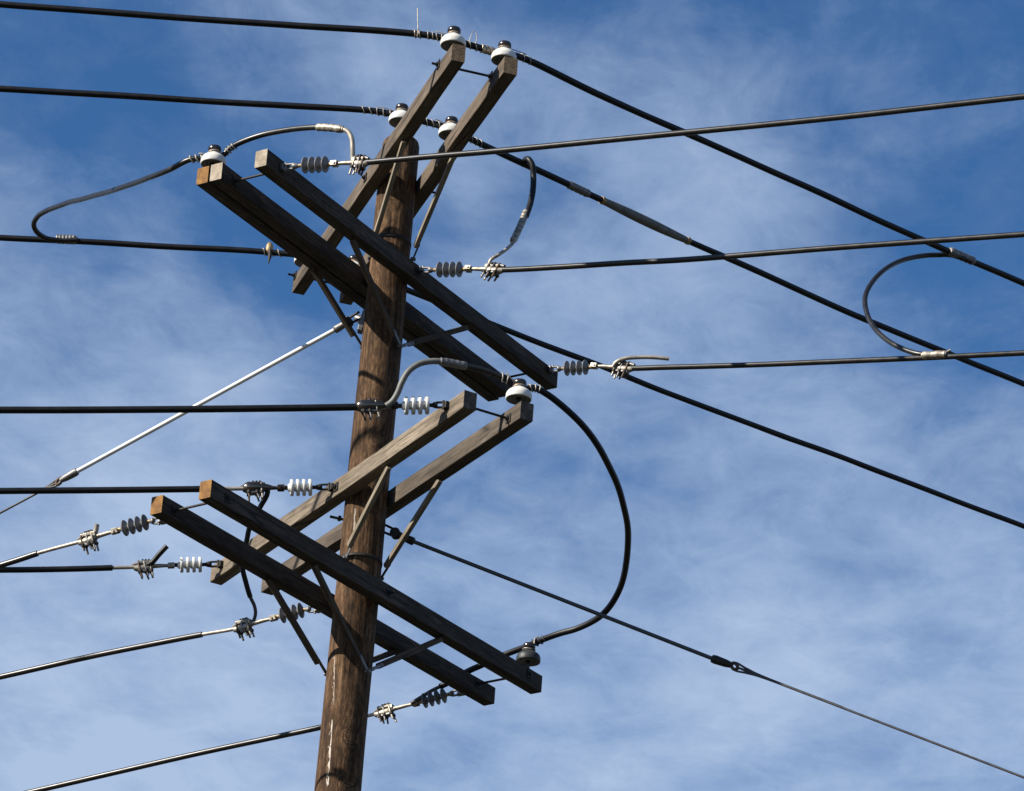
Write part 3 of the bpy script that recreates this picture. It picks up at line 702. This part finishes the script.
# big drop: first left-hand clamp, the pale arm's insulator, a wide loop, the darkened insulator, the lowest clamp
dc = depth_of(STR['C_1']['mid']); dk = depth_of(behind('C2n', 'C')); pk = pix(behind('C2n', 'C')); dg = depth_of(behind('D1f', 'D')); pg = pix(behind('D1f', 'D')); d3 = depth_of(STR['D_3']['s1'])
j, path, _ = jumper([(386, 405.5, dc), (392, 401, None), (397, 393, None), (401, 383, None), (407.5, 372, None), (418, 364.3, None), (432, 361.3, None), (447, 362.5, None), (466, 366, None), (482, 369.5, None), (500, 376, None), (509, 380.2, dk), (pk[0], pk[1], dk), (534, 388, dk + .02), (546, 393.6, None),
                     (570, 413, None), (597, 444.5, None), (617, 485, None), (627, 528, None), (626.5, 563, None), (618, 594, None), (602, 615.5, None), (578, 628.5, None), (559, 634, None), (540, 640.5, dg), (527, 646, dg), (511, 652, None), (483, 664.5, None), (469, 670.5, None), (446, 683.5, None), (432, 690.5, None), (420, 698, None), (411, 704, d3 - .01)],
                    'long black jumper dropping in a wide loop right of the pole to the lowest crossarms')
i = near_i(path, 440, 361.8); k = near_i(path, 467, 366.3); e = near_i(path, 500, 376)
g = G(); g.tube(path[:i + 1], .0205, 12); g.build('faded_cable', M['oldcable'], j)
g = G(); g.tube(path[i:e + 1], .0205, 12); g.build('faded_cable', M['greycable'], j)
q = near_i(path, 440, 686.5); g = G(); g.tube(path[e:q + 1], .0225, 12); g.build('cable', M['black'], j)
g = G(); g.tube(path[q:], .013, 10); g.build('bare_end', M['strand'], j)
sleeve(path[i:k + 1], .028, 'connector', M['galv'], j, 5)
tie(j, path, 'C2n', 'C', (500, 376), (511, 380.8), .0245, turns=4, wr=.005); tie(j, path, None, 'C', (528, 386), (540, 391), .0245, turns=5, wr=.005)
tie(j, path, 'D1f', 'D', (532, 644), (544, 639.5), .0245, turns=5, wr=.005).data.materials[0] = M['strand']
# hanging jumper between the middle clamps on the left
dc = depth_of(STR['C_2']['mid']); d2 = depth_of(STR['D_2']['mid'])
j, path, _ = jumper([(256, 489, dc - .01), (267, 490.5, dc), (266.5, 496, None), (261, 506, None), (255, 517, None), (249.5, 528, None), (246.5, 541, None), (243, 556, None), (242.5, 568, None), (246, 582, None), (250.5, 597, None), (254.5, 606, None), (255.5, 614, None), (253, 623, d2)],
                    'black jumper hanging behind the lower crossarms between two clamps left of the pole')
i = near_i(path, 250.5, 597)
g = G(); g.tube(path[:i + 1], .018, 12); g.build('cable', M['black'], j)
g = G(); g.tube(path[i:], .0125, 10); g.build('bare_end', M['strand'], j)
# cable stubs left standing at clamps: parts of those wires
def stub(key, nodes, r, m):
    w = STR[key]['wire']; d = depth_of(STR[key]['mid'])
    g = G(); g.tube(resample(spline([at_depth(x, y, d - .01) for x, y in nodes], 12), .01), r, 10); return g.build('stub', M[m], w)
stub('C_3', [(146, 566), (152, 562.5), (159, 554.5), (167, 546)], .019, 'black')
stub('D_1', [(91, 538), (95, 533.5), (97, 524)], .017, 'bare')
stub('B_3', [(613, 367), (616, 362.5), (624, 358.8), (640, 357.3), (655, 357.5), (669, 358.8)], .0145, 'bare')

# ------------------------------------------------------------------ guys
def guy(start_px, d_start, az, rod0, rod1, eye, loop_to, end, label, m_rod, r_rod, sleeve_m):
    a = at_depth(*start_px, d_start); P = lambda q: at_vplane(q[0], q[1], a, rad(az))
    root = empty('guy_wire', a, label, 'guy wire')
    r0, r1, ey, en = P(rod0), P(rod1), P(eye), P(end); d = (r0 - a).normalized(); sdv = V((0, 0, 1))
    g = G()
    for k in (-1, 1): g.tube([a + sdv * k * .028 - d * .05, a + sdv * k * .026 + d * .05, r0 + sdv * k * .01 - d * .06], .009, 8)
    mw = frame(a, d); y = V((mw[0][1], mw[1][1], mw[2][1]))
    g.tube([a + d * .045 - y * .025, a + d * .045 + y * .025], .036, 16); g.build('clevis', M['steel'], root)
    g = G(); g.tube([r0 - d * .10, r0 - d * .02, r0 + d * .01, r0 + d * .015], [.022, .028, .028, r_rod], 12); g.build('socket', M[sleeve_m], root)
    g = G(); g.tube([r0, r0.lerp(r1, .5), r1], r_rod, 12); g.build('insulating_rod', M[m_rod], root)
    d2 = (ey - r1).normalized(); le = (ey - r1).length
    g = G(); g.tube([r1 - d2 * .01, r1 + d2 * .012, r1 + d2 * le * .6, r1 + d2 * le * .9], [.026, .03, .026, .018], 12); g.build('socket', M[sleeve_m], root)
    g = G(); ring_ = [ey + (d2 * math.cos(q) + V((0, 0, 1)) * math.sin(q)) * .022 for q in [2 * math.pi * i / 20 for i in range(21)]]; g.tube(ring_, .012, 8); g.build('eye', M['rust'], root)
    lt = P(loop_to); d3 = (en - ey).normalized()
    s = ey; t = (0.05 - s.z) / d3.z if d3.z < -1e-3 else 40; t = min(t, 45)
    g = G(); g.tube([s + d3 * .03, s + d3 * .3, s + d3 * t], .0085, 8)
    j = s + (lt - s).normalized() * min(.17, (lt - s).length * .6)
    for k in (-1, 1): g.tube(spline([s - d3 * .022, s + V((0, 0, k * .026)), s.lerp(j, .5) + V((0, 0, k * .016)), j + V((0, 0, k * .006)), lt], 10), .0075, 8)
    g.build('strand', M['strand'], root); return root
guy((353, 319), depth_of(axis(14.3)) + .03, 156, (336, 329.3), (76, 472), (59, 481.5), (37, 492.5), (0, 513), 'guy wire with a long white insulating rod sloping down left from the pole', 'rod_white', .0165, 'galv')
guy((390, 531), depth_of(axis(12.8)) + .02, -14, (412, 541), (713.5, 659), (734.5, 666.3), (843, 707.5), (1024, 777.5), 'guy wire with a slim dark insulating rod sloping down right from the pole', 'rod_dark', .0135, 'steel')

# ------------------------------------------------------------------ light and sky
SUN_AZ, SUN_EL = -155.0, 31.0
sd = V((math.cos(rad(SUN_AZ)) * math.cos(rad(SUN_EL)), math.sin(rad(SUN_AZ)) * math.cos(rad(SUN_EL)), math.sin(rad(SUN_EL))))
sl = bpy.data.lights.new('sun', 'SUN'); sl.energy = 4.8; sl.angle = rad(.53); sl.color = (1.0, .93, .82)
so = bpy.data.objects.new('sun', sl); C.objects.link(so); so.location = (-20, -10, 40); so.rotation_euler = (-sd).to_track_quat('-Z', 'Y').to_euler()
wd = bpy.data.worlds.new('World'); S.world = wd; wd.use_nodes = True; nt = wd.node_tree
bg = nt.nodes['Background']
sky = N(nt, 'ShaderNodeTexSky', sky_type='NISHITA'); sky.sun_disc = False; sky.sun_elevation = rad(SUN_EL); sky.sun_rotation = math.atan2(sd.x, sd.y)
sky.altitude = 200; sky.air_density = 1.0; sky.dust_density = .6; sky.ozone_density = 2.0
tc = N(nt, 'ShaderNodeTexCoord'); sp = N(nt, 'ShaderNodeSeparateXYZ'); L(nt, tc.outputs['Generated'], sp.inputs[0])
zc = math_(nt, 'MAXIMUM', sp.outputs[2], .05)
pl = N(nt, 'ShaderNodeCombineXYZ'); L(nt, math_(nt, 'DIVIDE', sp.outputs[0], zc), pl.inputs[0]); L(nt, math_(nt, 'DIVIDE', sp.outputs[1], zc), pl.inputs[1])
def layer(scale, rot, stretch, loc, detail, rough, dist):
    a = N(nt, 'ShaderNodeMapping'); a.inputs['Scale'].default_value = (1.77, .75, 1); L(nt, pl.outputs[0], a.inputs[0])
    b_ = N(nt, 'ShaderNodeMapping'); b_.inputs['Rotation'].default_value = (0, 0, rad(rot)); b_.inputs['Scale'].default_value = (scale * stretch[0], scale * stretch[1], 1); b_.inputs['Location'].default_value = loc
    L(nt, a.outputs[0], b_.inputs[0]); n = N(nt, 'ShaderNodeTexNoise', Scale=1.0, Detail=detail, Roughness=rough, Distortion=dist); L(nt, b_.outputs[0], n.inputs['Vector']); return n.outputs[0]
n1 = layer(4.2, 20, (1, 1.25), (3.1, 1.7, 0), 6.0, .52, .5)
n2 = layer(6.5, -42, (.62, 1.5), (9.3, 4.1, 2), 8.0, .60, .35)
n3 = layer(16.0, -58, (.8, 1.2), (1.3, 7.7, 5), 7.0, .68, .5)
cl = math_(nt, 'ADD', math_(nt, 'ADD', math_(nt, 'MULTIPLY', n1, .41), math_(nt, 'MULTIPLY', n2, .33)), math_(nt, 'MULTIPLY', n3, .26))
cl = math_(nt, 'MULTIPLY', math_(nt, 'SUBTRACT', cl, .5), 2.9)
# thicker cloud lower down, and the banks and gaps of this sky as directions
low = math_(nt, 'MULTIPLY', math_(nt, 'SUBTRACT', .505, sp.outputs[2], clamp=True), 3.3, clamp=True)
cl = math_(nt, 'ADD', cl, low)
for px, py, rr, amt in ((330, 75, 130, .30), (610, 170, 170, .30), (790, 110, 120, .16), (700, 300, 150, .20), (90, 330, 170, .26), (560, 330, 90, .16), (830, 400, 120, .12), (20, 30, 90, .12),
                        (960, 130, 240, -.20), (190, 195, 150, -.20), (50, 150, 150, -.11), (330, 240, 110, -.12), (560, 215, 60, -.16), (610, 500, 130, -.08), (540, 10, 110, -.10), (1000, 380, 110, -.04), (160, 720, 240, .32), (900, 640, 240, .18), (640, 700, 220, .18), (90, 610, 160, .12)):
    dv = ray(px, py).normalized()
    dt = N(nt, 'ShaderNodeVectorMath', operation='DOT_PRODUCT'); L(nt, tc.outputs['Generated'], dt.inputs[0]); dt.inputs[1].default_value = dv
    k = math.cos(math.atan(rr / FPX))
    mr = N(nt, 'ShaderNodeMapRange', interpolation_type='SMOOTHERSTEP'); L(nt, dt.outputs['Value'], mr.inputs['Value'])
    mr.inputs['From Min'].default_value = 1 - (1 - k) * 2.2; mr.inputs['From Max'].default_value = 1.0; mr.inputs['To Min'].default_value = 0; mr.inputs['To Max'].default_value = amt
    cl = math_(nt, 'ADD', cl, mr.outputs['Result'])
cr = ramp(nt, [(0.0, (.0, .0, .0)), (.12, (.05, .05, .05)), (.3, (.2, .2, .2)), (1.0, (1, 1, 1))], math_(nt, 'ADD', math_(nt, 'MULTIPLY', cl, .80), .17))
cf = math_(nt, 'MULTIPLY', cr.outputs[0], .92)
blue = mixc(nt, 1.0, sky.outputs[0], (.49, .895, 1.28), 'MULTIPLY')
L(nt, mixc(nt, cf, blue, (4.7, 5.98, 8.2)), bg.inputs['Color'])
bg.inputs['Strength'].default_value = .05

S.render.engine = 'CYCLES'
S.render.resolution_x, S.render.resolution_y = W, H
S.view_settings.view_transform = 'Standard'; S.view_settings.look = 'None'; S.view_settings.gamma = 1; S.view_settings.exposure = 0.93
S.view_settings.use_curve_mapping = False
